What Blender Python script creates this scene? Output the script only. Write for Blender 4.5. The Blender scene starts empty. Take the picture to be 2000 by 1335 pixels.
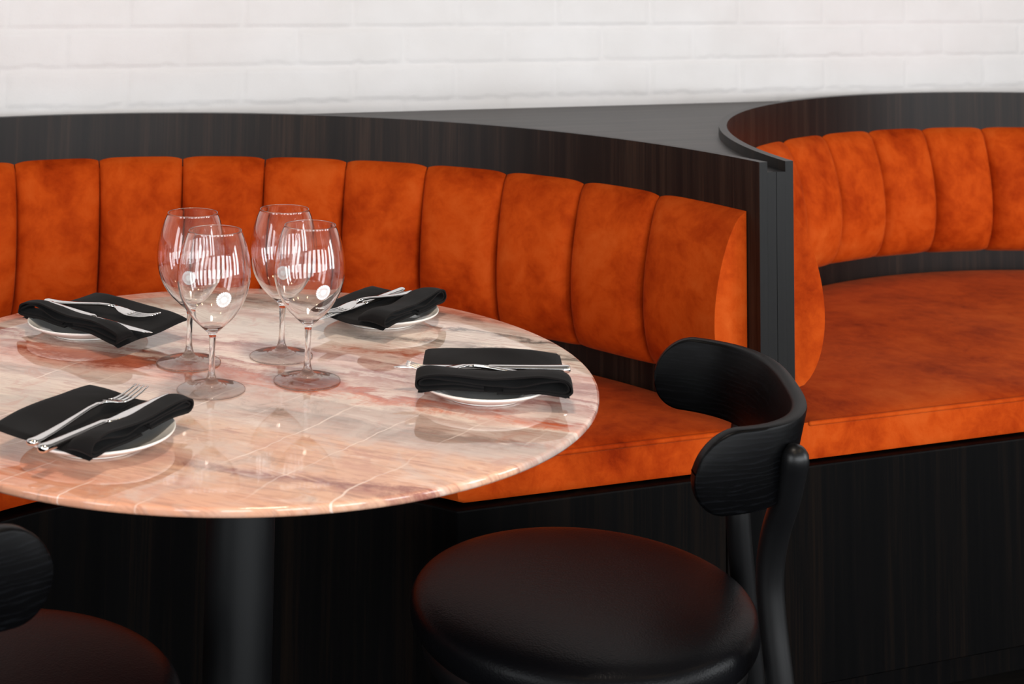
import bpy, bmesh, math, random
import numpy as np
from mathutils import Vector, Matrix
random.seed(7)
C = bpy.context.scene.collection
sc = bpy.context.scene
PI = math.pi
R = math.radians

# ------------------------------------------------------------------ camera
# world frame: +X runs along the fronts of the booths, +Y towards the brick wall, Z up
yaw, pitch, roll = -0.35268, 0.09253, 0.01713
fpx, ppx, ppy = 2880.36, 721.32, -395.84
fw0 = Vector((0, math.cos(pitch), math.sin(pitch)))
up0 = Vector((0, -math.sin(pitch), math.cos(pitch)))
rt0 = Vector((1, 0, 0))
rt1 = math.cos(roll) * rt0 + math.sin(roll) * up0
up1 = -math.sin(roll) * rt0 + math.cos(roll) * up0
mx = Matrix((rt1, up1, -fw0)).transposed().to_4x4()
cd = bpy.data.cameras.new('camera')
cam = bpy.data.objects.new('camera', cd)
C.objects.link(cam)
# the calibration frame is turned by +0.35268 about Z to make the booth fronts run along X
cam.matrix_world = Matrix.Translation((0, 0, 1.33)) @ Matrix.Rotation(yaw, 4, 'Z') @ mx
cd.sensor_width = 36
cd.sensor_fit = 'HORIZONTAL'
cd.lens = fpx / 2000 * 36
cd.shift_x = (1000 - ppx) / 2000
cd.shift_y = (ppy - 667.5) / 2000
cd.clip_start = 0.05
cd.dof.use_dof = True
cd.dof.focus_distance = 2.15
cd.dof.aperture_fstop = 8.0
sc.camera = cam

# ------------------------------------------------------------------ world, lights, exposure
sc.view_settings.view_transform = 'Standard'
sc.view_settings.look = 'None'
sc.view_settings.gamma = 1.0
sc.view_settings.use_curve_mapping = False
sc.view_settings.exposure = 0.88
sc.cycles.max_bounces = 20
sc.cycles.transmission_bounces = 18
sc.cycles.transparent_max_bounces = 16
sc.cycles.sample_clamp_indirect = 12
w = bpy.data.worlds.new('world')
sc.world = w
w.use_nodes = True
w.node_tree.nodes['Background'].inputs[0].default_value = (0.95, 0.97, 1.0, 1)
w.node_tree.nodes['Background'].inputs[1].default_value = 0.06


def area(name, loc, target, sx, sy, power, col):
    l = bpy.data.lights.new(name, 'AREA')
    l.shape = 'RECTANGLE'
    l.size = sx
    l.size_y = sy
    l.energy = power
    l.color = col
    o = bpy.data.objects.new(name, l)
    C.objects.link(o)
    o.location = loc
    o.rotation_euler = (Vector(target) - Vector(loc)).to_track_quat('-Z', 'Y').to_euler()
    return o


DAY = (0.93, 0.97, 1.0)
# the street windows of the room, behind the camera
for wx, wp in ((4.6, 30), (3.2, 32), (1.8, 32), (0.4, 30), (-1.0, 26), (-2.4, 20)):
    area('window_light', (wx, -3.10, 1.5), (wx, 0, 1.5), 0.8, 2.3, wp, DAY)
for wy, wp in ((-0.4, 34), (-1.8, 38)):
    area('window_light', (5.60, wy, 1.5), (0, wy, 1.5), 0.8, 2.3, wp, DAY)
for wy, wp in ((0.6, 20), (-0.8, 20)):
    area('window_light', (-3.30, wy, 1.5), (0, wy, 1.5), 0.8, 2.3, wp, DAY)
WARM = (1.0, 0.72, 0.42)


def lamp(loc, power, rad=0.07, col=WARM):
    l = bpy.data.lights.new('ceiling_lamp', 'POINT')
    l.energy = power
    l.color = col
    l.shadow_soft_size = rad
    o = bpy.data.objects.new('ceiling_lamp', l)
    C.objects.link(o)
    o.location = loc


lamp((0.4, 0.6, 2.7), 5)
lamp((1.9, 0.7, 2.7), 5)
lamp((2.9, 1.3, 2.7), 4)
lamp((-0.5, 1.9, 2.6), 4)

# warm downlight over the round table
sl = bpy.data.lights.new('downlight', 'SPOT')
sl.energy = 46
sl.color = (1.0, 0.86, 0.72)
sl.spot_size = math.radians(42)
sl.spot_blend = 0.7
sl.shadow_soft_size = 0.16
so = bpy.data.objects.new('downlight', sl)
C.objects.link(so)
so.location = (0.62, 1.62, 2.85)
so.rotation_euler = (Vector((0.60, 1.90, 0.744)) - Vector(so.location)).to_track_quat('-Z', 'Y').to_euler()


# ------------------------------------------------------------------ materials
def srgb(r, g, b):
    f = lambda c: (c / 255 / 12.92) if c <= 10.3 else (((c / 255) + 0.055) / 1.055) ** 2.4
    return (f(r), f(g), f(b), 1)


class NT:
    def __init__(self, name):
        self.m = bpy.data.materials.new(name)
        self.m.use_nodes = True
        self.t = self.m.node_tree
        self.b = self.t.nodes['Principled BSDF']

    def n(self, typ, **kw):
        nd = self.t.nodes.new(typ)
        for k, v in kw.items():
            if k in ('inputs',):
                for a, b in v.items():
                    nd.inputs[a].default_value = b
            else:
                setattr(nd, k, v)
        return nd

    def l(self, a, b):
        self.t.links.new(a, b)

    def coords(self, scale=(1, 1, 1), rot=(0, 0, 0), loc=(0, 0, 0), kind='Object'):
        tc = self.n('ShaderNodeTexCoord')
        mp = self.n('ShaderNodeMapping')
        mp.inputs['Scale'].default_value = scale
        mp.inputs['Rotation'].default_value = rot
        mp.inputs['Location'].default_value = loc
        self.l(tc.outputs[kind], mp.inputs['Vector'])
        return mp.outputs['Vector']

    def noise(self, vec, scale, detail=4, rough=0.55, dist=0.0):
        nd = self.n('ShaderNodeTexNoise')
        nd.inputs['Scale'].default_value = scale
        nd.inputs['Detail'].default_value = detail
        nd.inputs['Roughness'].default_value = rough
        nd.inputs['Distortion'].default_value = dist
        self.l(vec, nd.inputs['Vector'])
        return nd.outputs['Fac']

    def ramp(self, fac, stops, interp='LINEAR'):
        nd = self.n('ShaderNodeValToRGB')
        cr = nd.color_ramp
        cr.interpolation = interp
        while len(cr.elements) > 1:
            cr.elements.remove(cr.elements[0])
        cr.elements[0].position = stops[0][0]
        cr.elements[0].color = stops[0][1]
        for p, c in stops[1:]:
            e = cr.elements.new(p)
            e.color = c
        self.l(fac, nd.inputs['Fac'])
        return nd.outputs['Color']

    def math(self, op, a, b=None, clamp=False):
        nd = self.n('ShaderNodeMath', operation=op, use_clamp=clamp)
        for i, x in enumerate((a, b)):
            if x is None:
                continue
            if isinstance(x, (int, float)):
                nd.inputs[i].default_value = x
            else:
                self.l(x, nd.inputs[i])
        return nd.outputs[0]

    def mix(self, fac, a, b, blend='MIX'):
        nd = self.n('ShaderNodeMix', data_type='RGBA', blend_type=blend)
        for s, x in ((nd.inputs['Factor'], fac), (nd.inputs['A'], a), (nd.inputs['B'], b)):
            if isinstance(x, (int, float, tuple)):
                s.default_value = x
            else:
                self.l(x, s)
        return nd.outputs['Result']

    def bump(self, h, strength=0.2, dist=0.002):
        nd = self.n('ShaderNodeBump')
        nd.inputs['Strength'].default_value = strength
        nd.inputs['Distance'].default_value = dist
        self.l(h, nd.inputs['Height'])
        self.l(nd.outputs['Normal'], self.b.inputs['Normal'])

    def set(self, **kw):
        for k, v in kw.items():
            s = self.b.inputs[k.replace('_', ' ')]
            if isinstance(v, (int, float, tuple)):
                s.default_value = v
            else:
                self.l(v, s)
        return self.m


def m_brick():
    t = NT('painted_brick')
    v = t.coords()
    f = t.noise(v, 5, 3)
    g = t.noise(v, 260, 4, 0.65)
    c = t.ramp(f, [(0.3, (0.66, 0.625, 0.61, 1)), (0.7, (0.71, 0.68, 0.672, 1))])
    h = t.math('ADD', t.math('MULTIPLY', g, 0.6), t.math('MULTIPLY', t.noise(v, 60, 3), 0.7))
    t.bump(h, 0.35, 0.0022)
    return t.set(Base_Color=c, Roughness=0.62)


def m_wood(name, scale, dark, mid, light, rough=0.36, contrast=(0.3, 0.72), spec=0.5, bumps=0.08):
    t = NT(name)
    v = t.coords(scale=scale)
    a = t.noise(v, 9, 3, 0.6)
    b = t.noise(v, 55, 4, 0.7)
    big = t.noise(v, 2.6, 2)
    f = t.math('ADD', t.math('MULTIPLY', a, 0.45), t.math('ADD', t.math('MULTIPLY', b, 0.3), t.math('MULTIPLY', big, 0.25)))
    c = t.ramp(f, [(contrast[0], dark), (0.5, mid), (contrast[1], light)])
    t.bump(b, bumps, 0.001)
    return t.set(Base_Color=c, Roughness=rough, Specular_IOR_Level=spec)


def m_velvet():
    t = NT('rust_velvet')
    v = t.coords()
    warp = t.n('ShaderNodeTexNoise')
    warp.inputs['Scale'].default_value = 5
    t.l(v, warp.inputs['Vector'])
    vv = t.n('ShaderNodeVectorMath', operation='MULTIPLY_ADD')
    t.l(warp.outputs['Color'], vv.inputs[0])
    vv.inputs[1].default_value = (0.08, 0.08, 0.08)
    t.l(v, vv.inputs[2])
    a = t.noise(vv.outputs[0], 7, 3, 0.5)
    b = t.noise(vv.outputs[0], 30, 6, 0.68, 0.25)
    f = t.math('ADD', t.math('MULTIPLY', a, 0.55), t.math('MULTIPLY', b, 0.45))
    c = t.ramp(f, [(0.27, (0.19, 0.0130, 0.0014, 1)), (0.41, (0.36, 0.036, 0.0030, 1)), (0.54, (0.50, 0.063, 0.0056, 1)), (0.72, (0.60, 0.102, 0.0140, 1))])
    fine = t.noise(v, 900, 2)
    t.bump(t.math('ADD', t.math('MULTIPLY', b, 0.8), t.math('MULTIPLY', fine, 0.12)), 0.22, 0.004)
    return t.set(Base_Color=c, Roughness=0.7, Specular_IOR_Level=0.03, Sheen_Weight=0.10, Sheen_Roughness=0.3,
                 Sheen_Tint=(1.0, 0.48, 0.24, 1))


def m_marble():
    t = NT('swirled_marble')
    v = t.coords()

    def dot(vec, d, k):
        nd = t.n('ShaderNodeVectorMath', operation='DOT_PRODUCT')
        t.l(vec, nd.inputs[0])
        nd.inputs[1].default_value = d
        return nd.outputs['Value']
    s = dot(v, (0.731, -0.682, 0), 0)
    wv = t.math('SUBTRACT', dot(v, (0.682, 0.731, 0.6), 0), 0.4464)
    # stretched coordinates along the bedding
    cmb = t.n('ShaderNodeCombineXYZ')
    t.l(t.math('MULTIPLY', s, 0.30), cmb.inputs[0])
    t.l(wv, cmb.inputs[1])
    st = cmb.outputs[0]
    cm2 = t.n('ShaderNodeCombineXYZ')
    t.l(t.math('MULTIPLY', s, 0.12), cm2.inputs[0])
    t.l(wv, cm2.inputs[1])
    st2 = cm2.outputs[0]
    n1 = t.noise(st, 7, 5, 0.6, 0.5)
    n2 = t.noise(st, 24, 5, 0.65, 1.0)
    n3 = t.noise(st2, 70, 6, 0.7, 0.8)
    n4 = t.noise(v, 16, 6, 0.7, 1.2)
    wd = t.math('ADD', wv, t.math('ADD', t.math('MULTIPLY', t.math('SUBTRACT', n1, 0.5), 0.11),
                                  t.math('ADD', t.math('MULTIPLY', t.math('SUBTRACT', n2, 0.5), 0.10),
                                         t.math('MULTIPLY', t.math('SUBTRACT', n4, 0.5), 0.055))))
    fac = t.math('ADD', wd, 0.5)
    S = lambda L: [(p + 0.5, srgb(*c)) for p, c in L]
    right = t.ramp(fac, S([(-0.46, (205, 148, 118)), (-0.335, (206, 162, 135)), (-0.312, (140, 88, 78)), (-0.296, (206, 160, 134)),
                           (-0.20, (210, 166, 138)), (-0.165, (190, 160, 146)), (-0.12, (146, 128, 120)), (-0.10, (186, 160, 148)), (-0.06, (172, 148, 136)),
                           (-0.044, (220, 202, 188)), (-0.03, (196, 104, 66)), (-0.012, (168, 78, 50)), (0.002, (212, 188, 176)),
                           (0.035, (168, 118, 108)), (0.05, (216, 196, 188)), (0.075, (150, 92, 86)), (0.095, (212, 180, 170)), (0.125, (140, 86, 78)),
                           (0.15, (210, 176, 164)), (0.172, (164, 84, 54)), (0.192, (206, 176, 160)), (0.222, (222, 208, 196)),
                           (0.244, (92, 82, 74)), (0.266, (218, 204, 192)), (0.30, (206, 192, 182)), (0.318, (92, 84, 80)),
                           (0.336, (218, 200, 190)), (0.39, (202, 168, 154)), (0.42, (156, 112, 98)), (0.47, (190, 160, 148))]))
    left = t.ramp(fac, S([(-0.46, (202, 146, 118)), (-0.425, (200, 128, 98)), (-0.385, (200, 160, 138)), (-0.31, (170, 146, 130)), (-0.29, (206, 176, 156)),
                          (-0.23, (176, 164, 150)), (-0.20, (206, 188, 172)), (-0.15, (212, 192, 178)), (-0.115, (178, 156, 146)), (-0.09, (206, 172, 158)),
                          (-0.062, (196, 140, 122)), (-0.045, (140, 66, 44)), (-0.02, (174, 98, 70)), (0.0, (148, 76, 54)), (0.018, (206, 178, 160)), (0.035, (146, 72, 52)),
                          (0.052, (214, 194, 180)), (0.09, (206, 172, 160)), (0.115, (150, 96, 86)), (0.14, (210, 188, 176)),
                          (0.18, (212, 202, 192)), (0.25, (200, 186, 174)), (0.28, (170, 128, 112)), (0.31, (202, 182, 170)), (0.345, (112, 92, 84)),
                          (0.37, (176, 148, 136)), (0.42, (150, 118, 106)), (0.47, (184, 150, 136))]))
    sb = t.math('MULTIPLY', t.math('ADD', t.math('ADD', s, t.math('MULTIPLY', t.math('SUBTRACT', n4, 0.5), 0.35)), 0.06), 5.0, True)
    c = t.mix(sb, left, right)
    # fine streaks
    streak = t.ramp(n3, [(0.30, (0.50, 0.40, 0.38, 1)), (0.45, (0.93, 0.90, 0.88, 1)), (0.62, (1, 1, 1, 1))])
    c = t.mix(0.75, c, streak, 'MULTIPLY')
    n5 = t.noise(st2, 120, 5, 0.7, 1.5)
    br = t.ramp(n5, [(0.50, (0, 0, 0, 1)), (0.60, (1, 1, 1, 1))])
    zone = t.ramp(n1, [(0.40, (1, 1, 1, 1)), (0.55, (0.25, 0.25, 0.25, 1))])
    c = t.mix(t.math('MULTIPLY', t.math('MULTIPLY', br, zone), 0.55), c, srgb(150, 88, 74))
    pale = t.ramp(n2, [(0.56, (0, 0, 0, 1)), (0.66, (1, 1, 1, 1))])
    c = t.mix(t.math('MULTIPLY', pale, 0.35), c, srgb(226, 210, 200))
    patch = t.ramp(t.noise(v, 6.5, 5, 0.62, 1.4), [(0.46, (0, 0, 0, 1)), (0.60, (1, 1, 1, 1))])
    c = t.mix(t.math('MULTIPLY', patch, 0.5), c, srgb(190, 172, 162))
    patch2 = t.ramp(t.noise(v, 11, 5, 0.65, 1.8), [(0.55, (0, 0, 0, 1)), (0.66, (1, 1, 1, 1))])
    c = t.mix(t.math('MULTIPLY', patch2, 0.4), c, srgb(176, 122, 104))
    # dark smoky flecks in patches
    dk = t.math('MULTIPLY', t.ramp(n4, [(0.52, (0, 0, 0, 1)), (0.66, (1, 1, 1, 1))]), t.ramp(n1, [(0.52, (0, 0, 0, 1)), (0.68, (1, 1, 1, 1))]))
    c = t.mix(t.math('MULTIPLY', dk, 0.7), c, srgb(96, 84, 76))
    # thin pale calcite veins that cross the bedding
    a2 = R(35)
    vn = dot(v, (-math.sin(a2), math.cos(a2), 0), 0)
    vn = t.math('ADD', vn, t.math('MULTIPLY', t.math('SUBTRACT', t.noise(v, 5, 4, 0.6), 0.5), 0.045))
    ph = t.math('ABSOLUTE', t.math('SUBTRACT', t.math('FRACT', t.math('MULTIPLY', vn, 12.5)), 0.5))
    wid = t.math('ADD', t.math('MULTIPLY', t.noise(v, 9, 3), 0.045), -0.012)
    vein = t.math('LESS_THAN', ph, wid)
    front = t.math('MULTIPLY', t.math('SUBTRACT', -0.02, wv), 8.0, True)
    gate = t.math('MULTIPLY', front, t.ramp(t.noise(v, 4.5, 2), [(0.44, (0, 0, 0, 1)), (0.56, (1, 1, 1, 1))]))
    c = t.mix(t.math('MULTIPLY', t.math('MULTIPLY', vein, gate), 0.55), c, srgb(236, 218, 206))
    gm = t.n('ShaderNodeGamma')
    gm.inputs['Gamma'].default_value = 1.0
    hs = t.n('ShaderNodeHueSaturation')
    hs.inputs['Saturation'].default_value = 0.98
    hs.inputs['Value'].default_value = 1.26
    t.l(c, hs.inputs['Color'])
    t.l(hs.outputs[0], gm.inputs['Color'])
    return t.set(Base_Color=gm.outputs[0], Roughness=0.045, IOR=1.5, Specular_IOR_Level=0.5)


def m_simple(name, col, rough, metal=0.0, **kw):
    t = NT(name)
    return t.set(Base_Color=col, Roughness=rough, Metallic=metal, **kw)


def m_leather():
    t = NT('black_leather')
    v = t.coords()
    vo = t.n('ShaderNodeTexVoronoi', feature='SMOOTH_F1')
    vo.inputs['Scale'].default_value = 420
    t.l(v, vo.inputs['Vector'])
    t.bump(t.math('ADD', vo.outputs['Distance'], t.math('MULTIPLY', t.noise(v, 160, 3), 0.8)), 0.16, 0.0015)
    return t.set(Base_Color=(0.0027, 0.0027, 0.0034, 1), Roughness=0.35, Specular_IOR_Level=0.10)


def m_linen():
    t = NT('black_linen')
    v = t.coords()
    g = t.noise(v, 420, 2)
    c = t.ramp(t.noise(v, 18, 3), [(0.3, (0.0040, 0.0034, 0.0035, 1)), (0.7, (0.0075, 0.0064, 0.0065, 1))])
    t.bump(g, 0.12, 0.001)
    return t.set(Base_Color=c, Roughness=0.85, Specular_IOR_Level=0.12, Sheen_Weight=0.03)


def m_ash():
    t = NT('black_ash')
    v = t.coords(scale=(1.2, 1.2, 7))
    d = t.n('ShaderNodeTexWave', wave_type='BANDS', bands_direction='Z')
    d.inputs['Scale'].default_value = 7
    d.inputs['Distortion'].default_value = 9
    d.inputs['Detail'].default_value = 4
    d.inputs['Detail Scale'].default_value = 1.6
    t.l(v, d.inputs['Vector'])
    f = t.math('MULTIPLY', d.outputs['Fac'], t.noise(v, 40, 3))
    c = t.ramp(f, [(0.30, (0.0008, 0.0008, 0.0011, 1)), (0.70, (0.0042, 0.0045, 0.0056, 1))])
    t.bump(f, 0.04, 0.001)
    return t.set(Base_Color=c, Roughness=0.40, Specular_IOR_Level=0.11)


M_BRICK = m_brick()
M_PANEL = m_wood('smoked_oak_veneer', (5.5, 5.5, 0.10), (0.0030, 0.0017, 0.0012, 1), (0.0085, 0.0048, 0.0033, 1), (0.034, 0.0185, 0.0112, 1), 0.42, (0.36, 0.66), spec=0.24)
M_BASE = m_wood('smoked_oak_base', (5.5, 5.5, 0.10), (0.0008, 0.0008, 0.0010, 1), (0.0017, 0.0015, 0.0016, 1), (0.0085, 0.0049, 0.0031, 1), 0.5, (0.36, 0.70), spec=0.05)
M_POST = m_wood('smoked_oak_end_grain', (26, 26, 0.55), (0.0030, 0.0027, 0.0027, 1), (0.0048, 0.0043, 0.0042, 1), (0.0085, 0.0074, 0.0072, 1), 0.46, spec=0.22)
M_LEDGE = m_wood('smoked_oak_ledge', (0.22, 6, 6), (0.012, 0.009, 0.0078, 1), (0.032, 0.0255, 0.022, 1), (0.070, 0.056, 0.048, 1), 0.46, (0.34, 0.66))
M_VELVET = m_velvet()
M_MARBLE = m_marble()
M_LEATHER = m_leather()
M_LINEN = m_linen()
M_ASH = m_ash()
M_BLACKMETAL = m_simple('black_powder_coat', (0.0045, 0.0048, 0.0054, 1), 0.36, Specular_IOR_Level=0.45)
M_BLACKWOOD = m_simple('black_lacquered_wood', (0.004, 0.004, 0.0045, 1), 0.36, Specular_IOR_Level=0.35)
M_STEEL = m_simple('polished_steel', (0.82, 0.81, 0.80, 1), 0.07, 1.0)
M_CHINA = m_simple('white_china', (0.92, 0.90, 0.86, 1), 0.12, Coat_Weight=0.4, Coat_Roughness=0.03)
M_GLASS = m_simple('clear_glass', (1, 1, 1, 1), 0.0, Transmission_Weight=1.0, IOR=1.5)
M_PRINT = m_simple('white_print', (0.80, 0.80, 0.80, 1), 0.5)
M_FLOOR = m_wood('dark_floor', (0.6, 14, 14), (0.003, 0.0025, 0.0023, 1), (0.006, 0.005, 0.0045, 1), (0.016, 0.012, 0.010, 1), 0.5, spec=0.1)


# ------------------------------------------------------------------ helpers
def link_mesh(name, verts, faces, mat, parent=None, smooth=True, angle=None):
    me = bpy.data.meshes.new(name)
    me.from_pydata([tuple(v) for v in verts], [], faces)
    me.validate()
    bm = bmesh.new()
    bm.from_mesh(me)
    bmesh.ops.recalc_face_normals(bm, faces=bm.faces)
    if angle is not None:
        for e in bm.edges:
            if len(e.link_faces) == 2 and e.calc_face_angle(0) > angle:
                e.smooth = False
    for f in bm.faces:
        f.smooth = smooth
    bm.to_mesh(me)
    bm.free()
    me.materials.append(mat)
    o = bpy.data.objects.new(name, me)
    C.objects.link(o)
    if parent:
        o.parent = parent
    return o


def thing(name, label, cat, loc=(0, 0, 0), rz=0.0, group=None):
    o = bpy.data.objects.new(name, None)
    C.objects.link(o)
    o.empty_display_size = 0.05
    o.location = loc
    o.rotation_euler = (0, 0, rz)
    o['label'] = label
    o['category'] = cat
    if group:
        o['group'] = group
    return o


def copy_tree(o, parent=None):
    c = o.copy()
    C.objects.link(c)
    if parent:
        c.parent = parent
    for ch in list(o.children):
        copy_tree(ch, c)
    return c


def grid_faces(nu, nv, closed_u=False, closed_v=False, off=0):
    f = []
    for i in range(nu if closed_u else nu - 1):
        for j in range(nv if closed_v else nv - 1):
            a = i * nv + j
            b = ((i + 1) % nu) * nv + j
            c = ((i + 1) % nu) * nv + (j + 1) % nv
            d = i * nv + (j + 1) % nv
            f.append((off + a, off + b, off + c, off + d))
    return f


def lathe(profile, n=64):
    """open profile [(r, z)...]; poles collapse when r == 0"""
    vs, fs = [], []
    rings = []
    for r, z in profile:
        if r < 1e-6:
            rings.append([len(vs)])
            vs.append((0, 0, z))
        else:
            rings.append(list(range(len(vs), len(vs) + n)))
            for k in range(n):
                a = 2 * PI * k / n
                vs.append((r * math.cos(a), r * math.sin(a), z))
    for A, B in zip(rings, rings[1:]):
        for k in range(n):
            k2 = (k + 1) % n
            if len(A) == 1 and len(B) == 1:
                continue
            if len(A) == 1:
                fs.append((A[0], B[k], B[k2]))
            elif len(B) == 1:
                fs.append((A[k], B[0], A[k2]))
            else:
                fs.append((A[k], B[k], B[k2], A[k2]))
    return vs, fs


def catmull(pts, per=8):
    P = [np.array(p, float) for p in pts]
    P = [2 * P[0] - P[1]] + P + [2 * P[-1] - P[-2]]
    out = []
    for i in range(1, len(P) - 2):
        for k in range(per):
            t = k / per
            a, b, c, d = P[i - 1:i + 3]
            out.append(0.5 * ((2 * b) + (c - a) * t + (2 * a - 5 * b + 4 * c - d) * t * t + (3 * b - a - 3 * c + d) * t ** 3))
    out.append(P[-2])
    return out


def tube(path, rad, n=16, cap=True):
    """tube along a polyline; rad is a number or a list; rounded ends"""
    P = [np.array(p, float) for p in path]
    rr = list(rad) if hasattr(rad, '__len__') else [rad] * len(P)
    if cap:
        t0 = (P[0] - P[1]) / np.linalg.norm(P[0] - P[1])
        t1 = (P[-1] - P[-2]) / np.linalg.norm(P[-1] - P[-2])
        hs = [R(d) for d in (88, 70, 50, 28)]
        pre = [(P[0] + t0 * rr[0] * math.sin(h), rr[0] * math.cos(h)) for h in hs]
        post = [(P[-1] + t1 * rr[-1] * math.sin(h), rr[-1] * math.cos(h)) for h in reversed(hs)]
        P = [p for p, _ in pre] + P + [p for p, _ in post]
        rr = [q for _, q in pre] + rr + [q for _, q in post]
    T = []
    for i in range(len(P)):
        a = P[max(0, i - 1)]
        b = P[min(len(P) - 1, i + 1)]
        T.append((b - a) / np.linalg.norm(b - a))
    up = np.array((0, 0, 1.0)) if abs(T[0][2]) < 0.9 else np.array((1.0, 0, 0))
    vs = []
    for p, r, t in zip(P, rr, T):
        s = np.cross(t, up)
        s /= np.linalg.norm(s)
        u = np.cross(s, t)
        up = u
        for k in range(n):
            a = 2 * PI * k / n
            vs.append(p + r * (math.cos(a) * s + math.sin(a) * u))
    fs = grid_faces(len(P), n, closed_v=True)
    fs.append(tuple(range(n)))
    fs.append(tuple(range((len(P) - 1) * n, len(P) * n)))
    return vs, fs


def loft(sections, n=16, ex=0.8):
    """sections: (x, y, z, half_width, half_height) along x; superellipse rings, flat caps"""
    vs = []
    for (x, y, z, a, b) in sections:
        for k in range(n):
            t = 2 * PI * k / n
            c, s = math.cos(t), math.sin(t)
            vs.append((x, y + a * math.copysign(abs(c) ** ex, c), z + b * math.copysign(abs(s) ** ex, s)))
    fs = grid_faces(len(sections), n, closed_v=True)
    fs.append(tuple(range(n)))
    fs.append(tuple(range((len(sections) - 1) * n, len(sections) * n)))
    return vs, fs


def merge(*parts):
    V, F = [], []
    for vs, fs in parts:
        o = len(V)
        V += [tuple(v) for v in vs]
        F += [tuple(i + o for i in f) for f in fs]
    return V, F


def prism(poly, z0, z1):
    n = len(poly)
    vs = [(x, y, z0) for x, y in poly] + [(x, y, z1) for x, y in poly]
    fs = [tuple(range(n - 1, -1, -1)), tuple(range(n, 2 * n))]
    for i in range(n):
        j = (i + 1) % n
        fs.append((i, j, n + j, n + i))
    return vs, fs


def bevel(o, width, seg=2):
    m = o.modifiers.new('bevel', 'BEVEL')
    m.width = width
    m.segments = seg
    m.limit_method = 'ANGLE'
    m.angle_limit = R(40)
    return o


def hash2(ix, iy, seed):
    h = np.sin(ix * 127.1 + iy * 311.7 + seed * 74.7) * 43758.5453
    return h - np.floor(h)


def vnoise(x, y, seed=0):
    ix, iy = np.floor(x), np.floor(y)
    fx, fy = x - ix, y - iy
    fx = fx * fx * (3 - 2 * fx)
    fy = fy * fy * (3 - 2 * fy)
    a = hash2(ix, iy, seed)
    b = hash2(ix + 1, iy, seed)
    c = hash2(ix, iy + 1, seed)
    d = hash2(ix + 1, iy + 1, seed)
    return (a * (1 - fx) + b * fx) * (1 - fy) + (c * (1 - fx) + d * fx) * fy - 0.5


# ------------------------------------------------------------------ the room
WALL_Y = 3.2


def build_wall():
    st = 0.005
    xs = np.arange(-0.6, 4.4, st * 1.4)
    zs = np.arange(0.86, 1.5, st)
    X, Z = np.meshgrid(xs, zs, indexing='ij')
    Xw = X + 0.003 * vnoise(X * 14, Z * 14, 3) + 0.004 * vnoise(X * 45, Z * 45, 4)
    Zw = Z + 0.0022 * vnoise(X * 16, Z * 16, 5) + 0.0036 * vnoise(X * 50, Z * 50, 6)
    pitch_z, joint = 0.0838, 0.012
    row = np.floor((Zw - 0.955) / pitch_z)
    lz = Zw - 0.955 - row * pitch_z
    off = np.where(np.mod(row, 2) == 0, 0.632, 0.4985)
    pitch_x = 0.2582
    col = np.floor((Xw - off) / pitch_x)
    lx = Xw - off - col * pitch_x
    dz = np.minimum(lz, pitch_z - joint - lz)
    dx = np.minimum(lx - joint * 0.5, pitch_x - joint * 0.5 - lx)
    d = np.minimum(dz, dx)
    k = np.clip(d / 0.005 + 0.5, 0, 1)
    k = k * k * (3 - 2 * k)
    jut = 0.0012 * (hash2(row, col, 9) - 0.5)
    rel = k * (0.0032 + jut) + 0.0014 * vnoise(X * 30, Z * 30, 7) + 0.0012 * vnoise(X * 9, Z * 9, 8)
    # soft smear of paint closes some of the upright joints
    Y = WALL_Y - rel
    nu, nv = X.shape
    vs = np.stack([X.ravel(), Y.ravel(), Z.ravel()], 1).tolist()
    fs = grid_faces(nu, nv)
    # plain wall above and below, and its thickness
    o = len(vs)
    x0, x1 = -3.4, 5.7
    z0, z1 = zs[0], zs[-1]
    for (xa, xb, za, zb) in ((x0, x1, 0.0, z0), (x0, x1, z1, 2.9), (x0, xs[0], z0, z1), (xs[-1], x1, z0, z1)):
        b = len(vs)
        vs += [(xa, WALL_Y, za), (xb, WALL_Y, za), (xb, WALL_Y, zb), (xa, WALL_Y, zb)]
        fs.append((b, b + 1, b + 2, b + 3))
    b = len(vs)
    vs += [(x0, WALL_Y + 0.2, 0), (x1, WALL_Y + 0.2, 0), (x1, WALL_Y + 0.2, 2.9), (x0, WALL_Y + 0.2, 2.9)]
    fs.append((b + 3, b + 2, b + 1, b))
    me = bpy.data.meshes.new('wall_back')
    me.from_pydata(vs, [], fs)
    me.polygons.foreach_set('use_smooth', [True] * len(fs))
    me.materials.append(M_BRICK)
    ob = bpy.data.objects.new('wall_back', me)
    C.objects.link(ob)
    ob['kind'] = 'structure'
    ob['label'] = 'white painted brick wall above the banquettes'


build_wall()
M_PLASTER = m_simple('pale_plaster', (0.60, 0.585, 0.57, 1), 0.8)


M_CEIL = m_simple('dark_ceiling_paint', (0.16, 0.155, 0.15, 1), 0.8)


def room_side(name, label, poly, z0, z1, mat=M_PLASTER):
    o = link_mesh(name, *prism(poly, z0, z1), mat, smooth=False)
    o['kind'] = 'structure'
    o['label'] = label


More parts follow.
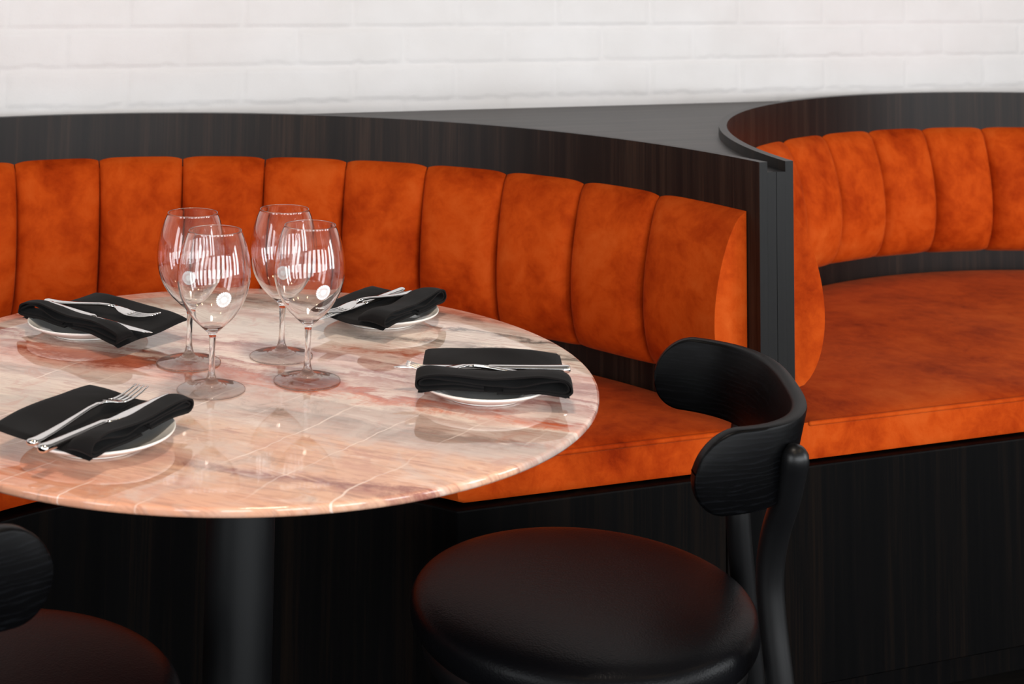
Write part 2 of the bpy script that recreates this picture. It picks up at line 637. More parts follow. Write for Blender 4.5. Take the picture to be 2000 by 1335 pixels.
room_side('wall_left', 'pale plaster wall on the left of the room', [(-3.5, -3.2), (-3.4, -3.2), (-3.4, 3.2), (-3.5, 3.2)], 0, 2.9)
room_side('wall_right', 'pale plaster wall on the right of the room', [(5.7, -3.2), (5.8, -3.2), (5.8, 3.2), (5.7, 3.2)], 0, 2.9)
room_side('wall_front', 'pale plaster wall behind the camera with the street windows', [(-3.5, -3.3), (5.8, -3.3), (5.8, -3.2), (-3.5, -3.2)], 0, 2.9)
room_side('ceiling', 'dark painted ceiling', [(-3.5, -3.3), (5.8, -3.3), (5.8, 3.4), (-3.5, 3.4)], 2.9, 3.0, M_CEIL)
fl = link_mesh('floor', *prism([(-3.5, -3.2), (5.8, -3.2), (5.8, 3.2), (-3.5, 3.2)], -0.1, 0.0), M_FLOOR, smooth=False)
fl['kind'] = 'structure'
fl['label'] = 'dark timber floor'

# ------------------------------------------------------------------ banquettes
BR = 1.0333               # inner radius of the curved back panel
PT = 0.0163               # panel thickness
CY = 2.1025
CENTRES = (0.530, 2.6527)
FRONT = 2.2078            # front face of the bases
POSTF = 2.2235            # front ends of the panels
HB, HP, HL = 0.430, 0.945, 0.927
MID = (CENTRES[0] + CENTRES[1]) / 2
RC, RR = 1.871, 0.562     # centre y and radius of the recess for the table
CORN = math.sqrt(RR ** 2 - (FRONT - RC) ** 2)   # half width of the recess at the front


def panel_mesh(n=120):
    """curved back panel about the local origin (booth centre), ends cut flush with the post front"""
    vs = []
    k = POSTF - CY
    for i in range(n + 1):
        for r, z in ((BR, HB), (BR + PT, HB), (BR + PT, HP), (BR, HP)):
            a0 = math.asin(k / r)
            a = a0 + (PI - 2 * a0) * i / n
            vs.append((r * math.cos(a), r * math.sin(a), z))
    fs = grid_faces(n + 1, 4, closed_v=True)
    fs += [(0, 1, 2, 3), tuple(4 * n + j for j in (3, 2, 1, 0))]
    return vs, fs


def recess_y(x):
    """front edge of the base at local x"""
    if abs(x) >= CORN:
        return FRONT - CY
    return RC + math.sqrt(RR ** 2 - x * x) - CY


def base_mesh(x0, x1):
    xs = sorted(set([x0, x1] + [x for x in (-CORN, CORN) if x0 < x < x1] +
                    [-CORN + 2 * CORN * i / 60 for i in range(1, 60) if x0 < -CORN + 2 * CORN * i / 60 < x1]))
    rear = WALL_Y - 0.02 - CY

    def strip(z0, z1, inset):
        vs, fs = [], []
        for x in xs:
            yf = recess_y(x) + inset
            vs += [(x, yf, z0), (x, yf, z1), (x, rear, z1), (x, rear, z0)]
        fs += grid_faces(len(xs), 4, closed_v=True)
        fs += [(0, 1, 2, 3), tuple(4 * (len(xs) - 1) + j for j in (3, 2, 1, 0))]
        return vs, fs
    return strip(0.067, HB, 0.0), strip(0.0, 0.0665, 0.05)


INS = 0.016               # the cushion sits back from the edge of the base


def front_r(phi):
    """distance from the booth centre to the cushion front along phi"""
    k = FRONT + INS - CY
    s = math.sin(phi)
    r_line = k / max(s, 1e-6)
    # recess arc: centre (0, RC-CY), radius RR+INS
    c = RC - CY
    rad = RR + INS
    bb = s * c
    r_arc = bb + math.sqrt(bb * bb - (c * c - rad * rad))
    return min(r_line, 5) if r_line > 0 and abs(r_line * math.cos(phi)) > CORN_C else r_arc


_k = FRONT + INS - CY
CORN_C = math.sqrt((RR + INS) ** 2 - (FRONT + INS - RC) ** 2)
PHI_C = math.atan2(_k, CORN_C)
RB = BR - 0.003


def seat_mesh():
    p0 = math.asin(_k / RB) + 0.003
    ph = [p0 + (PHI_C - p0) * (i / 22) ** 1.0 for i in range(22)]
    ph += [PHI_C + (PI - 2 * PHI_C) * i / 90 for i in range(91)]
    ph += [PI - a for a in reversed(ph[:22])]
    zs = 0.4955
    zb = HB + 0.004
    nt = 26
    vs = []
    for p in ph:
        rf = front_r(p)
        c, s = math.cos(p), math.sin(p)
        col = [(rf + 0.012, zb), (rf + 0.002, zb + 0.004), (rf, zb + 0.012), (rf - 0.0015, zb + 0.03), (rf - 0.001, zs - 0.012), (rf + 0.001, zs - 0.004), (rf + 0.004, zs)]
        for k in range(1, nt + 1):
            t = k / nt
            r = rf + 0.004 + (RB - rf - 0.004) * t
            x, y = r * c, r * s
            # distance from the front boundary
            d1 = y - _k if abs(x) > CORN_C else 9
            d2 = abs(math.hypot(x, y - (RC - CY)) - (RR + INS))
            d = min(abs(d1), d2) if abs(x) > CORN_C else d2
            z = zs + 0.011 * (1 - math.exp(-d / 0.035)) - 0.014 * t ** 6
            z += 0.0018 * math.sin(9 * p + 3 * t) * math.sin(PI * t)
            col.append((r, z))
        col.append((RB, zb))
        for r, z in col:
            r = min(r, RB)
            vs.append((r * c, r * s, z))
    m = 7 + nt + 1
    fs = grid_faces(len(ph), m, closed_v=True)
    fs += [tuple(range(m)), tuple((len(ph) - 1) * m + j for j in range(m - 1, -1, -1))]
    edge = []
    for p in ph:
        r = min(front_r(p) - 0.0022, RB)
        edge.append((r * math.cos(p), r * math.sin(p), zs - 0.001))
    return (vs, fs), tube(edge, 0.0042, 10)


SEAMS = [8.5, 20.1] + [20.1 + 9.7 * k for k in range(1, 15)]
SEAMS = [a for a in SEAMS if a < 162] + [171.5]


def channel_mesh(a0, a1, first, last):
    nu, nv = 20, 30
    z0, z1 = 0.541, 0.856
    rp = BR - 0.0015
    vs = []
    A0, A1 = R(a0) + (0 if first else 0.0012), R(a1) - (0 if last else 0.0012)
    for i in range(nu + 1):
        q = -1 + 2 * i / nu
        q = math.copysign(abs(q) ** 0.7, q)      # more rings near the seams
        u = (q + 1) / 2
        a = A0 + (A1 - A0) * u
        qq = q
        if first and q < 0:
            qq = q * 0.55
        if last and q > 0:
            qq = q * 0.55
        pil = 0.60 + 0.40 * (1 - abs(qq) ** 3.2) ** 0.55
        dip = 0.006 * abs(q) ** 6 * (0 if (first and q < 0) or (last and q > 0) else 1)
        for j in range(nv + 1):
            v = j / nv
            # D profile, fullest just below the middle
            th = 0.077 * max(0.0, math.sin(PI * v ** 0.76)) ** 0.56
            if v in (0.0, 1.0):
                th = 0.0
            r = rp - th * pil
            z = z0 + dip * (1 - v) * 0.6 + (z1 - z0 - dip * (1.6 - 0.6 * v)) * v
            vs.append((r * math.cos(a), r * math.sin(a), z))
        # back
    m = nv + 1
    fs = grid_faces(nu + 1, m)
    # flat back between first and last vertex of every ring
    for i in range(nu):
        fs.append((i * m, i * m + nv, (i + 1) * m + nv, (i + 1) * m))
    fs += [tuple(range(m)), tuple(nu * m + j for j in range(nv, -1, -1))]
    return vs, fs


def make_banquette(cx, label, x_joint_left, x_joint_right):
    t = thing('banquette', label, 'banquette seat', (cx, CY, 0), 0, 'curved velvet banquettes')
    pn = link_mesh('back_panel', *panel_mesh(), M_PANEL, t, True, R(30))
    pn.data.materials.append(M_POST)
    for f in pn.data.polygons:
        if f.normal.y < -0.9 and abs(f.center.y - (POSTF - CY)) < 1e-4:
            f.material_index = 1
    bounds = [x_joint_left - cx] + [x for x in (x_joint_right - cx,)]
    a, k = base_mesh(bounds[0] + 0.001, bounds[1] - 0.001)
    bevel(link_mesh('base', *a, M_BASE, t, False), 0.003)
    link_mesh('toe_kick', *k, M_BASE, t, False)
    seat, pipe = seat_mesh()
    s = link_mesh('seat_cushion', *seat, M_VELVET, t, True, R(50))
    link_mesh('piping', *pipe, M_VELVET, s)
    # backing board that carries the channels
    n = 80
    vs = []
    for i in range(n + 1):
        a = R(9.5) + (PI - 2 * R(9.5)) * i / n
        for r, z in ((BR - 0.0004, 0.56), (BR - 0.012, 0.56), (BR - 0.012, 0.835), (BR - 0.0004, 0.835)):
            vs.append((r * math.cos(a), r * math.sin(a), z))
    fs = grid_faces(n + 1, 4, closed_v=True) + [(0, 1, 2, 3), tuple(4 * n + j for j in (3, 2, 1, 0))]
    b = link_mesh('back_cushion', vs, fs, M_VELVET, t)
    for i in range(len(SEAMS) - 1):
        link_mesh('cushion_channel', *channel_mesh(SEAMS[i], SEAMS[i + 1], i == 0, i == len(SEAMS) - 2), M_VELVET, b, True, R(60))
    return t


make_banquette(CENTRES[0], 'curved rust velvet banquette wrapped around the round marble table', -0.55, 1.476)
make_banquette(CENTRES[1], 'curved rust velvet banquette beyond the dark divider, with no table at it', 1.476, 3.75)

# ledge that fills the space between the curved panels and the wall, with the split end post of the divider
lt = thing('ledge', 'dark wood ledge against the white wall, running between the two curved seat backs', 'ledge', (MID, POSTF, HB))
pts = []
ro = BR + PT + 0.00005
k0 = POSTF - CY + 0.0005
for cx in CENTRES:
    a0 = math.asin(k0 / ro)
    for i in range(91):
        a = PI - a0 - (PI - 2 * a0) * i / 90
        pts.append((cx + ro * math.cos(a), CY + ro * math.sin(a)))
vs, fs = [], []
yb = WALL_Y - 0.007
for x, y in pts:
    if y < POSTF + 0.09:
        y = POSTF + 0.0902
    for z in (HL - 0.02, HL):
        vs += [(x - MID, y - POSTF, z - HB)]
    for z in (HL, HL - 0.02):
        vs += [(x - MID, yb - POSTF, z - HB)]
fs = grid_faces(len(pts), 4, closed_v=True) + [(0, 1, 2, 3), tuple(4 * (len(pts) - 1) + j for j in (3, 2, 1, 0))]
link_mesh('ledge_top', vs, fs, M_LEDGE, lt, False)
for sgn in (-1, 1):
    out = []
    for yy in (POSTF, POSTF + 0.04, POSTF + 0.09):
        xo = math.sqrt(ro ** 2 - (yy - CY) ** 2)
        out.append((abs(MID - (CENTRES[0] + xo)) - 0.00005, yy - POSTF))
    poly = [(0.0005 * sgn, 0.0), (out[0][0] * sgn, 0.0), (out[1][0] * sgn, out[1][1]), (out[2][0] * sgn, out[2][1]), (0.0005 * sgn, 0.09)]
    link_mesh('end_post', *prism(poly, 0.0005, HL - HB), M_POST, lt, False)

# ------------------------------------------------------------------ the table
TX, TY, TZ, TR = 0.5588, 1.9644, 0.744, 0.4696
tb = thing('dining_table', 'round marble topped table on a black column, set for four', 'table', (TX, TY, 0))
prof = [(0, TZ), (TR - 0.06, TZ), (TR - 0.004, TZ), (TR - 0.0015, TZ - 0.0006), (TR - 0.0003, TZ - 0.002), (TR, TZ - 0.004), (TR, TZ - 0.0075),
        (TR - 0.0025, TZ - 0.0105), (TR - 0.035, TZ - 0.0215), (TR - 0.05, TZ - 0.024), (0, TZ - 0.024)]
link_mesh('tabletop', *lathe(prof, 160), M_MARBLE, tb, True, R(50))
link_mesh('pedestal', *lathe([(0, 0.016), (0.0455, 0.016), (0.0455, 0.712), (0, 0.712)], 64), M_BLACKMETAL, tb, True, R(50))
link_mesh('base_plate', *lathe([(0, 0.0), (0.27, 0.0), (0.272, 0.004), (0.272, 0.012), (0.268, 0.0155), (0, 0.0155)], 96), M_BLACKMETAL, tb, True, R(40))
link_mesh('mounting_plate', *lathe([(0, 0.7122), (0.15, 0.7122), (0.15, 0.7198), (0, 0.7198)], 64), M_BLACKMETAL, tb, True, R(50))


# ------------------------------------------------------------------ wine glasses
def glass_profile():
    outer = catmull([(0.0045, 0.066), (0.0062, 0.0715), (0.014, 0.0785), (0.0285, 0.0925), (0.0405, 0.112), (0.0466, 0.133),
                     (0.0474, 0.149), (0.0448, 0.169), (0.0397, 0.187), (0.0343, 0.2001)], 7)
    return outer


OUT = glass_profile()


def r_at(z):
    for (r0, z0), (r1, z1) in zip(OUT, OUT[1:]):
        if z0 <= z <= z1:
            return r0 + (r1 - r0) * (z - z0) / (z1 - z0)
    return OUT[-1][0]


def make_glass(label, emblem_dir):
    t = thing('wine_glass', label, 'wine glass', (0, 0, 0), 0, 'wine glasses on the marble table')
    nb = 72
    inner = []
    th = 0.0009
    for i in range(len(OUT) - 1, -1, -1):
        r, z = OUT[i]
        if z < 0.0795:
            break
        a = OUT[max(0, i - 1)]
        b = OUT[min(len(OUT) - 1, i + 1)]
        d = np.array(b) - np.array(a)
        d /= np.linalg.norm(d)
        inner.append((r - d[1] * th, z + d[0] * th))
    rim = [(OUT[-1][0] + 0.0001, 0.2004), (OUT[-1][0] - 0.0001, 0.2008), (OUT[-1][0] - 0.0005, 0.2010), (OUT[-1][0] - 0.0009, 0.2008), (OUT[-1][0] - 0.0011, 0.2004)]
    low = [(inner[-1][0] * 0.72, inner[-1][1] - 0.0026), (inner[-1][0] * 0.4, inner[-1][1] - 0.0043), (0, inner[-1][1] - 0.005)]
    prof = [tuple(p) for p in OUT] + rim + inner[1:] + low
    link_mesh('bowl', *lathe(prof, nb), M_GLASS, t)
    stem = catmull([(0.0045, 0.066), (0.0041, 0.055), (0.0038, 0.042), (0.0040, 0.028), (0.0052, 0.0185), (0.0082, 0.0118)], 6)
    link_mesh('stem', *lathe(stem, nb), M_GLASS, t)
    ft = catmull([(0.0082, 0.0118), (0.0105, 0.0092), (0.0128, 0.0084), (0.0150, 0.0068), (0.0178, 0.0062), (0.0205, 0.0050), (0.024, 0.0045), (0.033, 0.0031), (0.0425, 0.0022)], 6)
    ft += [(0.0438, 0.0018), (0.0440, 0.0012), (0.0437, 0.0003), (0.042, -0.0006), (0.030, -0.0006), (0.012, -0.0006), (0, -0.0006)]
    link_mesh('foot', *lathe(ft, nb), M_GLASS, t)
    # printed rosette: 22 petals around a small pale centre
    zc, rad = 0.1225, 0.0102
    rc = r_at(zc)

    def onb(a, b):
        z = zc + b
        r = r_at(z) + 0.00015
        an = emblem_dir + a / rc
        return (r * math.cos(an), r * math.sin(an), z)
    vs, fs = [], []
    n = 22
    for k in range(n):
        c = 2 * PI * k / n
        h = PI / n
        ring = []
        for (rr, da) in ((0.36, -0.62), (0.72, -0.80), (0.76, -1.0), (0.92, -0.92), (1.0, -0.45), (1.0, 0.45), (0.92, 0.92), (0.76, 1.0), (0.72, 0.80), (0.36, 0.62)):
            ring.append(len(vs))
            vs.append(onb(rad * rr * math.cos(c + da * h), rad * rr * math.sin(c + da * h)))
        fs.append(tuple(ring))
    n2 = 32
    o = len(vs)
    vs.append(onb(0, 0))
    for k in range(n2):
        vs.append(onb(rad * 0.40 * math.cos(2 * PI * k / n2), rad * 0.40 * math.sin(2 * PI * k / n2)))
    for k in range(n2):
        fs.append((o, o + 1 + k, o + 1 + (k + 1) % n2))
    e = link_mesh('emblem', vs, fs, M_PRINT, t, False)
    e['label'] = 'small white rosette printed on the bowl'
    return t


GL = [((0.4978, 2.0275), 'wine glass at the back left of the four, nearest the rear left setting', R(250)),
      ((0.4975, 1.9026), 'wine glass at the front left of the four, nearest the front left setting', R(273)),
      ((0.6277, 2.0209), 'wine glass at the back right of the four, nearest the rear right setting', R(250)),
      ((0.6272, 1.9030), 'wine glass at the front right of the four, nearest the front right setting', R(277))]
for (xy, lab, ed) in GL:
    g = make_glass(lab, ed)
    g.location = (xy[0], xy[1], TZ)


# ------------------------------------------------------------------ place settings
def make_plate(label):
    t = thing('side_plate', label, 'plate', (0, 0, 0), 0, 'side plates on the marble table')
    prof = catmull([(0.0, 0.0052), (0.045, 0.0054), (0.060, 0.0075), (0.076, 0.0135), (0.0855, 0.0180)], 6)
    prof += [(0.0868, 0.0185), (0.0876, 0.0180), (0.0875, 0.0168)]
    prof += catmull([(0.0866, 0.0155), (0.076, 0.0098), (0.062, 0.0042), (0.054, 0.0022)], 5)[0:]
    prof += [(0.0535, 0.0003), (0.0515, 0.0), (0.0495, 0.0012), (0.0, 0.0016)]
    link_mesh('dish', *lathe(prof, 96), M_CHINA, t, True, R(60))
    return t


def make_napkin(label, mirror, curl=1.0, lift=1.0, L=0.0975, y0=-0.072, y1=0.074, yb=-0.024, rise=0.006):
    """x along the cutlery (tip +x); the rolled pocket lies on the -y side (or +y when mirrored)"""
    t = thing('napkin', label, 'napkin', (0, 0, 0), 0, 'black napkins on the side plates')
    my = -1 if mirror else 1
    # lower leaf: several plies thick, sagging into the dish and drooping past the rim
    nu, nv = 40, 34

    def sag(x, y):
        r = math.hypot(x, y)
        s = -0.004 * max(0, 1 - (r / 0.07) ** 2)
        s -= 0.55 * max(0, r - 0.088) ** 1.35
        return s + 0.0008 * math.sin(55 * x + 30 * y) + 0.0006 * math.sin(80 * y - 20 * x)
    top, bot = [], []
    th = 0.0066
    for i in range(nu + 1):
        for j in range(nv + 1):
            u = -1 + 2 * i / nu
            v = j / nv
            y = y0 + (y1 - y0) * v
            x = u * (L - 0.002 - 0.004 * v)
            e = min(1 - abs(u), v * 1.2, (1 - v) * 1.2) * 14
            e = math.sqrt(max(0, 1 - (1 - min(e, 1)) ** 2))
            z = 0.0189 + sag(x, y) + rise * max(0, (v - 0.45) / 0.55) ** 1.4
            top.append((x, y * my, z + th * 0.5 + th * 0.5 * e))
            bot.append((x, y * my, z + th * 0.5 - th * 0.5 * e))
    f1 = grid_faces(nu + 1, nv + 1)
    f2 = [tuple(reversed(f)) for f in grid_faces(nu + 1, nv + 1, off=len(top))]
    rim = []
    m = nv + 1
    N = len(top)
    for i in range(nu):
        for j in (0, nv):
            rim.append((i * m + j, (i + 1) * m + j, N + (i + 1) * m + j, N + i * m + j))
    for j in range(nv):
        for i in (0, nu):
            rim.append((i * m + j, i * m + j + 1, N + i * m + j + 1, N + i * m + j))
    leaf = link_mesh('lower_leaf', top + bot, f1 + f2 + rim, M_LINEN, t)

    def ribbon(path, thick, ya, yb, z_of, back_flat):
        pts = catmull(path, 7)
        nn = len(pts)
        ny = 12
        V = []
        for k in range(ny + 1):
            q = k / ny
            y = ya + (yb - ya) * q
            fl = 1 - back_flat * q ** 2.2
            for i, (x, z) in enumerate(pts):
                a = pts[max(0, i - 1)]
                b = pts[min(nn - 1, i + 1)]
                d = np.array((b[0] - a[0], b[1] - a[1]))
                d /= max(1e-9, np.linalg.norm(d))
                nx, nz = -d[1], d[0]
                wob = 0.0007 * math.sin(60 * x + 90 * y)
                V.append((x - nx * thick / 2, y * my, z_of(x, y) + (z - nz * thick / 2) * fl + wob))
                V.append((x + nx * thick / 2, y * my, z_of(x, y) + (z + nz * thick / 2) * fl + wob))
        F = []
        m2 = 2 * nn
        for k in range(ny):
            for i in range(nn - 1):
                a = k * m2 + 2 * i
                b = (k + 1) * m2 + 2 * i
                F.append((a, a + 2, b + 2, b))
                F.append((a + 1, b + 1, b + 3, a + 3))
            for i in (0, nn - 1):
                a = k * m2 + 2 * i
                b = (k + 1) * m2 + 2 * i
                F.append((a, b, b + 1, a + 1))
        for k in (0, ny):
            for i in range(nn - 1):
                a = k * m2 + 2 * i
                F.append((a, a + 1, a + 3, a + 2))
        return V, F
    H = 0.0215 * lift
    base = lambda x, y: 0.0189 + th * 0.92 + min(0, sag(x, y)) * 0.8 - 0.0055 * min(1, max(0, (yb - y) / (yb - y0))) ** 1.6 * (1 - 0.5 * abs(x / L) ** 2)
    e = L
    outer = [(-0.004, 0.0016), (-0.05, 0.0014), (-0.085, 0.0016), (-e + 0.001, 0.006), (-e - 0.0005, H * 0.55), (-e + 0.005, H - 0.002), (-0.078, H),
             (-0.04, H - 0.0008), (0.0, H - 0.003), (0.04, H - 0.0024), (0.075, H - 0.001), (e - 0.004, H - 0.003), (e + 0.0004, H * 0.6), (e - 0.002, 0.0062), (e - 0.012, 0.003),
             (0.05, 0.0034), (0.012, 0.0034)]
    inner = [(-0.012, 0.0042), (-0.055, 0.0042), (-0.082, 0.0042), (-e + 0.0045, 0.0075), (-e + 0.004, H * 0.62), (-0.085, H - 0.0034), (-0.06, H * 0.62),
             (-0.03, 0.0085), (-0.006, 0.0068 + 0.003 * curl), (0.02, 0.0105), (0.055, H * 0.60), (0.08, H - 0.0048), (e - 0.006, H - 0.0066), (e - 0.004, H * 0.5),
             (e - 0.012, 0.0086), (0.05, 0.0086), (0.012, 0.0072)]
    mid = [(-0.02, 0.0062), (-0.05, 0.0098), (-0.078, H * 0.62), (-0.086, H * 0.70), (-0.084, H * 0.5), (-0.06, 0.0068), (-0.03, 0.0062)]
    pk = merge(ribbon(outer, 0.0022, y0 - 0.004, yb, base, 0.45), ribbon(inner, 0.0019, y0 - 0.002, yb - 0.003, base, 0.5))
    link_mesh('folded_pocket', *pk, M_LINEN, t, True, R(60))
    return t


def make_knife(label):
    t = thing('table_knife', label, 'knife', (0, 0, 0), 0, 'table knives on the napkins')
    hs = [(-0.1150, 0, 0, 0.0022, 0.0016), (-0.1146, 0, 0, 0.0048, 0.0036), (-0.1130, 0, 0, 0.0064, 0.0046), (-0.110, 0, 0, 0.0070, 0.0049), (-0.104, 0, 0, 0.0068, 0.0046), (-0.08, 0, 0, 0.0060, 0.0041),
          (-0.045, 0, 0, 0.0051, 0.0038), (-0.016, 0, 0, 0.0047, 0.0037), (-0.010, 0, 0, 0.0050, 0.0036), (-0.0075, 0, 0, 0.0046, 0.0024), (-0.0065, 0, 0, 0.003, 0.001)]
    link_mesh('handle', *loft(hs, 20, 0.85), M_STEEL, t)
    bl = [(-0.010, 0.0005, 0, 0.0042, 0.0014), (0.0, -0.0002, 0, 0.0052, 0.0013), (0.010, -0.0012, 0, 0.0070, 0.0012), (0.025, -0.0018, 0, 0.0082, 0.0011), (0.055, -0.0016, 0, 0.0084, 0.0010),
          (0.080, -0.0008, 0, 0.0078, 0.0009), (0.098, 0.0006, 0, 0.0060, 0.0008), (0.108, 0.0020, 0, 0.0038, 0.0007), (0.1135, 0.0032, 0, 0.0016, 0.0005), (0.1145, 0.0036, 0, 0.0004, 0.0003)]
    link_mesh('blade', *loft(bl, 16, 1.0), M_STEEL, t)
    return t


def make_fork(label):
    t = thing('table_fork', label, 'fork', (0, 0, 0), 0, 'table forks on the napkins')

    def zc(x):
        # handle rests at its end, arches to the neck, dips at the head, tips lift again
        return float(np.interp(x, [-0.104, -0.08, -0.04, 0.0, 0.02, 0.034, 0.046, 0.058, 0.075, 0.09, 0.104],
                               [0.0, 0.0006, 0.004, 0.0085, 0.0093, 0.0078, 0.0045, 0.0022, 0.0022, 0.0045, 0.008]))
    hs = [(-0.1042, 0, zc(-0.104), 0.0022, 0.0014), (-0.1036, 0, zc(-0.104), 0.0054, 0.0028), (-0.1015, 0, zc(-0.10), 0.0072, 0.0036), (-0.098, 0, zc(-0.098), 0.0077, 0.0036),
          (-0.090, 0, zc(-0.09), 0.0074, 0.0030), (-0.07, 0, zc(-0.07), 0.0062, 0.0024), (-0.045, 0, zc(-0.045), 0.0048, 0.0022), (-0.02, 0, zc(-0.02), 0.0036, 0.0022),
          (0.0, 0, zc(0), 0.0030, 0.0022), (0.015, 0, zc(0.015), 0.0029, 0.0022), (0.027, 0, zc(0.027), 0.0034, 0.0020)]
    link_mesh('handle', *loft(hs, 18, 0.9), M_STEEL, t)
    hd = [(0.027, 0, zc(0.027), 0.0034, 0.0020), (0.032, 0, zc(0.032), 0.0050, 0.0017), (0.038, 0, zc(0.038), 0.0088, 0.0014), (0.044, 0, zc(0.044), 0.0112, 0.0012), (0.052, 0, zc(0.052), 0.0121, 0.0011), (0.056, 0, zc(0.056), 0.0122, 0.001)]
    parts = [loft(hd, 18, 0.9)]
    for k in range(4):
        yc = (k - 1.5) * 0.0066
        sec = []
        for x in (0.053, 0.060, 0.070, 0.080, 0.090, 0.098, 0.1035):
            q = (x - 0.053) / 0.05
            sec.append((x, yc * (1 - 0.10 * q), zc(x), 0.0022 * (1 - 0.45 * q), 0.0011))
        parts.append(loft(sec, 8, 0.9))
    link_mesh('head', *merge(*parts), M_STEEL, t)
    return t


SET = [  # key, plate xy, napkin xy, napkin angle, mirrored, knife (handle end, angle), fork (handle end, angle)
    ('rear left', (0.395, 2.228), (0.419, 2.208), -62, False, ((0.344, 2.281), -61), ((0.343, 2.306), -49)),
    ('rear right', (0.829, 2.160), (0.820, 2.146), 220, True, ((0.887, 2.217), 215.5), ((0.896, 2.199), 208)),
    ('front right', (0.828, 1.785), (0.844, 1.792), 155.5, True, ((0.938, 1.757), 160), ((0.917, 1.722), 152)),
    ('front left', (0.326, 1.748), (0.321, 1.754), 42, False, ((0.247, 1.659), 40), ((0.239, 1.684), 43))]
DESC = {'rear left': 'at the rear left of the table',
        'rear right': 'at the rear right, behind the glasses',
        'front right': 'at the right edge, by the chair',
        'front left': 'at the front left of the table'}
for (key, pxy, nxy, na, mir, kn, fk) in SET:
    p = make_plate('white side plate under the black napkin ' + DESC[key])
    p.location = (pxy[0], pxy[1], TZ + 0.0002)
    nlab = {'rear left': 'black napkin draped far over the plate at the rear left of the table',
            'rear right': 'black napkin on the plate at the rear right, behind the wine glasses',
            'front right': 'black napkin squared to the right edge of the table, its rolled layers facing front',
            'front left': 'black napkin at the front left, with cutlery handles towards the camera'}[key]
    n = make_napkin(nlab, mir, {'rear left': 0.6, 'rear right': 1.3, 'front right': 1.0, 'front left': 1.5}[key], {'rear left': 1.0, 'rear right': 0.95, 'front right': 1.0, 'front left': 0.9}[key],
                    *{'rear left': (0.114, -0.070, 0.062, -0.046, 0.010), 'rear right': (0.0975, -0.060, 0.066, -0.020, 0.008), 'front right': (0.0965, -0.076, 0.079, -0.033, 0.009), 'front left': (0.0955, -0.068, 0.079, -0.040, 0.010)}[key])
    n.location = (nxy[0], nxy[1], TZ + 0.0004)
    n.rotation_euler = (0, 0, R(na))
    zc = TZ + 0.0189 + 0.0062
    k = make_knife('steel table knife lying on the black napkin ' + DESC[key])
    a = R(kn[1])
    k.location = (kn[0][0] + 0.115 * math.cos(a), kn[0][1] + 0.115 * math.sin(a), zc + 0.0042)
    k.rotation_euler = (0, 0, a)
    f = make_fork('steel fork with four tines on the black napkin ' + DESC[key])
    a = R(fk[1])
    f.location = (fk[0][0] + 0.104 * math.cos(a), fk[0][1] + 0.104 * math.sin(a), zc + 0.0036)
    f.rotation_euler = (0, 0, a)


# ------------------------------------------------------------------ chairs
def band_mesh():
    """bent plywood backrest: oval ended band on a squarish arc, leaning back"""
    a, b, phi, ex = 0.225, 0.25, 1.33, 0.66
    zt, hb, lean, th = 0.746, 0.101, 0.22, 0.0195
    n = 240
    ph = np.linspace(-phi, phi, n)
    P = np.c_[b * np.cos(ph) ** ex, a * np.sign(np.sin(ph)) * np.abs(np.sin(ph)) ** ex]
    s = np.r_[0, np.cumsum(np.linalg.norm(np.diff(P, axis=0), axis=1))]
    Lt = s[-1]
    m = 110
    # even spacing with extra rings at the rounded ends
    q = np.linspace(0, 1, m)
    q = 0.5 - 0.5 * np.cos(PI * q) * (0.35 + 0.65 * np.abs(np.cos(PI * q)) ** 0.0)
    ss = q * Lt
    X = np.interp(ss, s, P[:, 0])
    Y = np.interp(ss, s, P[:, 1])
    # smooth the superellipse shoulder kinks
    for _ in range(3):
        X[1:-1] = 0.25 * X[:-2] + 0.5 * X[1:-1] + 0.25 * X[2:]
        Y[1:-1] = 0.25 * Y[:-2] + 0.5 * Y[1:-1] + 0.25 * Y[2:]
    D = np.gradient(np.c_[X, Y], axis=0)
    D /= np.linalg.norm(D, axis=1)[:, None]
    N = np.c_[D[:, 1], -D[:, 0]]
    r = hb / 2
    vs = []
    rd = 0.004
    for i in range(m):
        se = min(ss[i], Lt - ss[i])
        h = r if se >= r else math.sqrt(max(1e-8, r * r - (r - se) ** 2))
        h = max(h, 0.0012)
        zc = zt - r
        ring = []
        for (off, zz) in ((0, h - rd), (-rd * 0.3, h - rd * 0.3), (-rd, h), (-th / 2, h), (-th + rd, h), (-th + rd * 0.3, h - rd * 0.3), (-th, h - rd), (-th, 0),
                          (-th, -h + rd), (-th + rd * 0.3, -h + rd * 0.3), (-th + rd, -h), (-th / 2, -h), (-rd, -h), (-rd * 0.3, -h + rd * 0.3), (0, -h + rd), (0, 0)):
            if h < rd:
                zz = zz * 0 + math.copysign(min(abs(zz), h), zz)
            z = zc + zz
            ring.append((X[i] + N[i, 0] * off + lean * (z - zt), Y[i] + N[i, 1] * off, z))
        vs += ring
    fs = grid_faces(m, 16, closed_v=True) + [tuple(range(16)), tuple((m - 1) * 16 + j for j in range(15, -1, -1))]
    return vs, fs


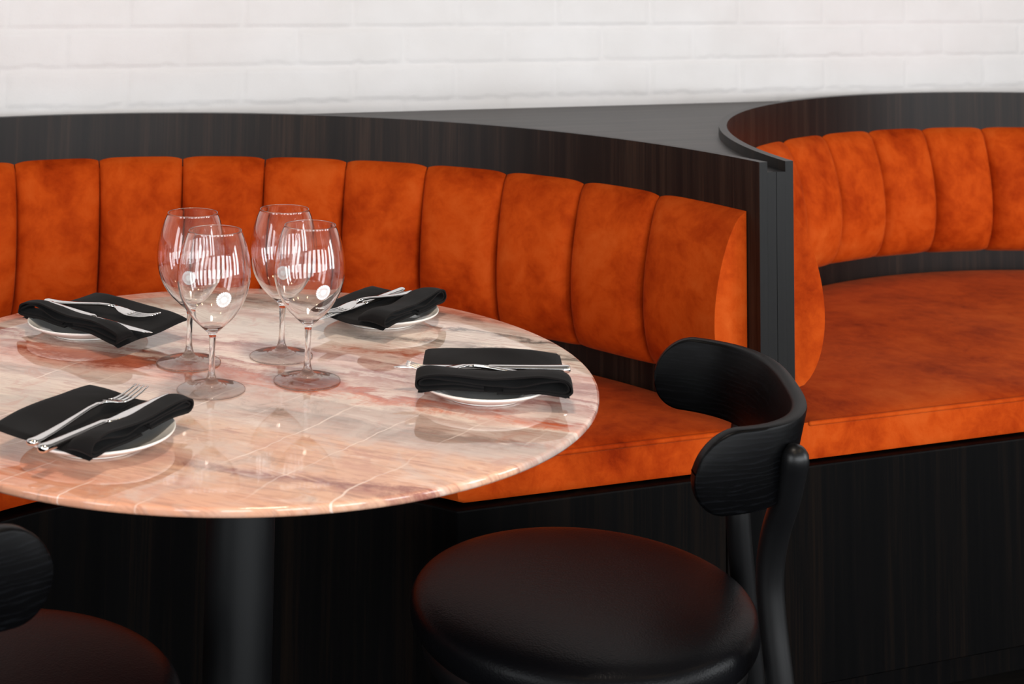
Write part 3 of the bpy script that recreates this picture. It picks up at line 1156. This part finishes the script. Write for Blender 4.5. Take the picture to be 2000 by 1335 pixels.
def make_chair(label):
    t = thing('dining_chair', label, 'chair', (0, 0, 0), 0, 'black chairs at the marble table')
    sx = -0.033
    cush = catmull([(0.200, 0.4125), (0.2175, 0.416), (0.227, 0.427), (0.2295, 0.442), (0.2265, 0.455), (0.217, 0.4635), (0.193, 0.470), (0.14, 0.4745), (0.07, 0.4765), (0.0, 0.477)], 5)
    cush[-1] = (0, 0.477)
    vs, fs = lathe([(0, 0.4125)] + [tuple(p) for p in cush], 96)
    link_mesh('seat_cushion', [(x + sx, y, z) for x, y, z in vs], fs, M_LEATHER, t)
    vs, fs = lathe([(0, 0.380), (0.200, 0.380), (0.209, 0.384), (0.213, 0.392), (0.213, 0.404), (0.209, 0.4105), (0, 0.412)], 96)
    link_mesh('seat_frame', [(x + sx, y, z) for x, y, z in vs], fs, M_BLACKWOOD, t, True, R(50))
    link_mesh('backrest', *band_mesh(), M_ASH, t, True, R(48))
    for s in (-1, 1):
        path = catmull([(0.212, s * 0.171, 0.704), (0.205, s * 0.152, 0.652), (0.195, s * 0.131, 0.60), (0.190, s * 0.121, 0.55), (0.192, s * 0.122, 0.50), (0.200, s * 0.130, 0.42), (0.214, s * 0.142, 0.28), (0.240, s * 0.162, 0.015)], 6)
        lg = link_mesh('leg', *tube(path, [0.0172] * len(path), 20), M_BLACKWOOD, t)
        for z, pxy in ((0.690, (0.2105, 0.1655)), (0.645, (0.204, 0.1497))):
            nrm = Vector((0.80, s * 0.60, 0)).normalized()
            c = Vector((pxy[0], s * pxy[1], z)) + nrm * 0.0138
            vs, fs = lathe([(0, 0.0022), (0.0022, 0.0020), (0.0038, 0.0011), (0.0042, 0.0), (0, -0.001)], 20)
            q = nrm.to_track_quat('Z', 'Y')
            link_mesh('screw', [tuple(c + q @ Vector(v)) for v in vs], fs, M_BLACKMETAL, lg)
        path = catmull([(-0.165, s * 0.125, 0.382), (-0.19, s * 0.140, 0.25), (-0.225, s * 0.165, 0.013)], 8)
        link_mesh('leg', *tube(path, [0.0172] * len(path), 20), M_BLACKWOOD, t)
        # short arm of the seat frame that meets the rear leg
        link_mesh('bracket', *tube([(0.135, s * 0.122, 0.398), (0.196, s * 0.128, 0.398)], 0.0085, 12), M_BLACKWOOD, t)
    return t


ch = make_chair('black chair with round leather seat in the foreground, right of the marble table')
ch.location = (1.022, 1.807, 0)
ch.rotation_euler = (0, 0, -0.436)
c2 = copy_tree(ch)
c2['label'] = 'black chair in shadow at the lower left corner, mostly cut off'
c2.location = (0.184, 1.780, 0)
c2.rotation_euler = (0, 0, R(-143))
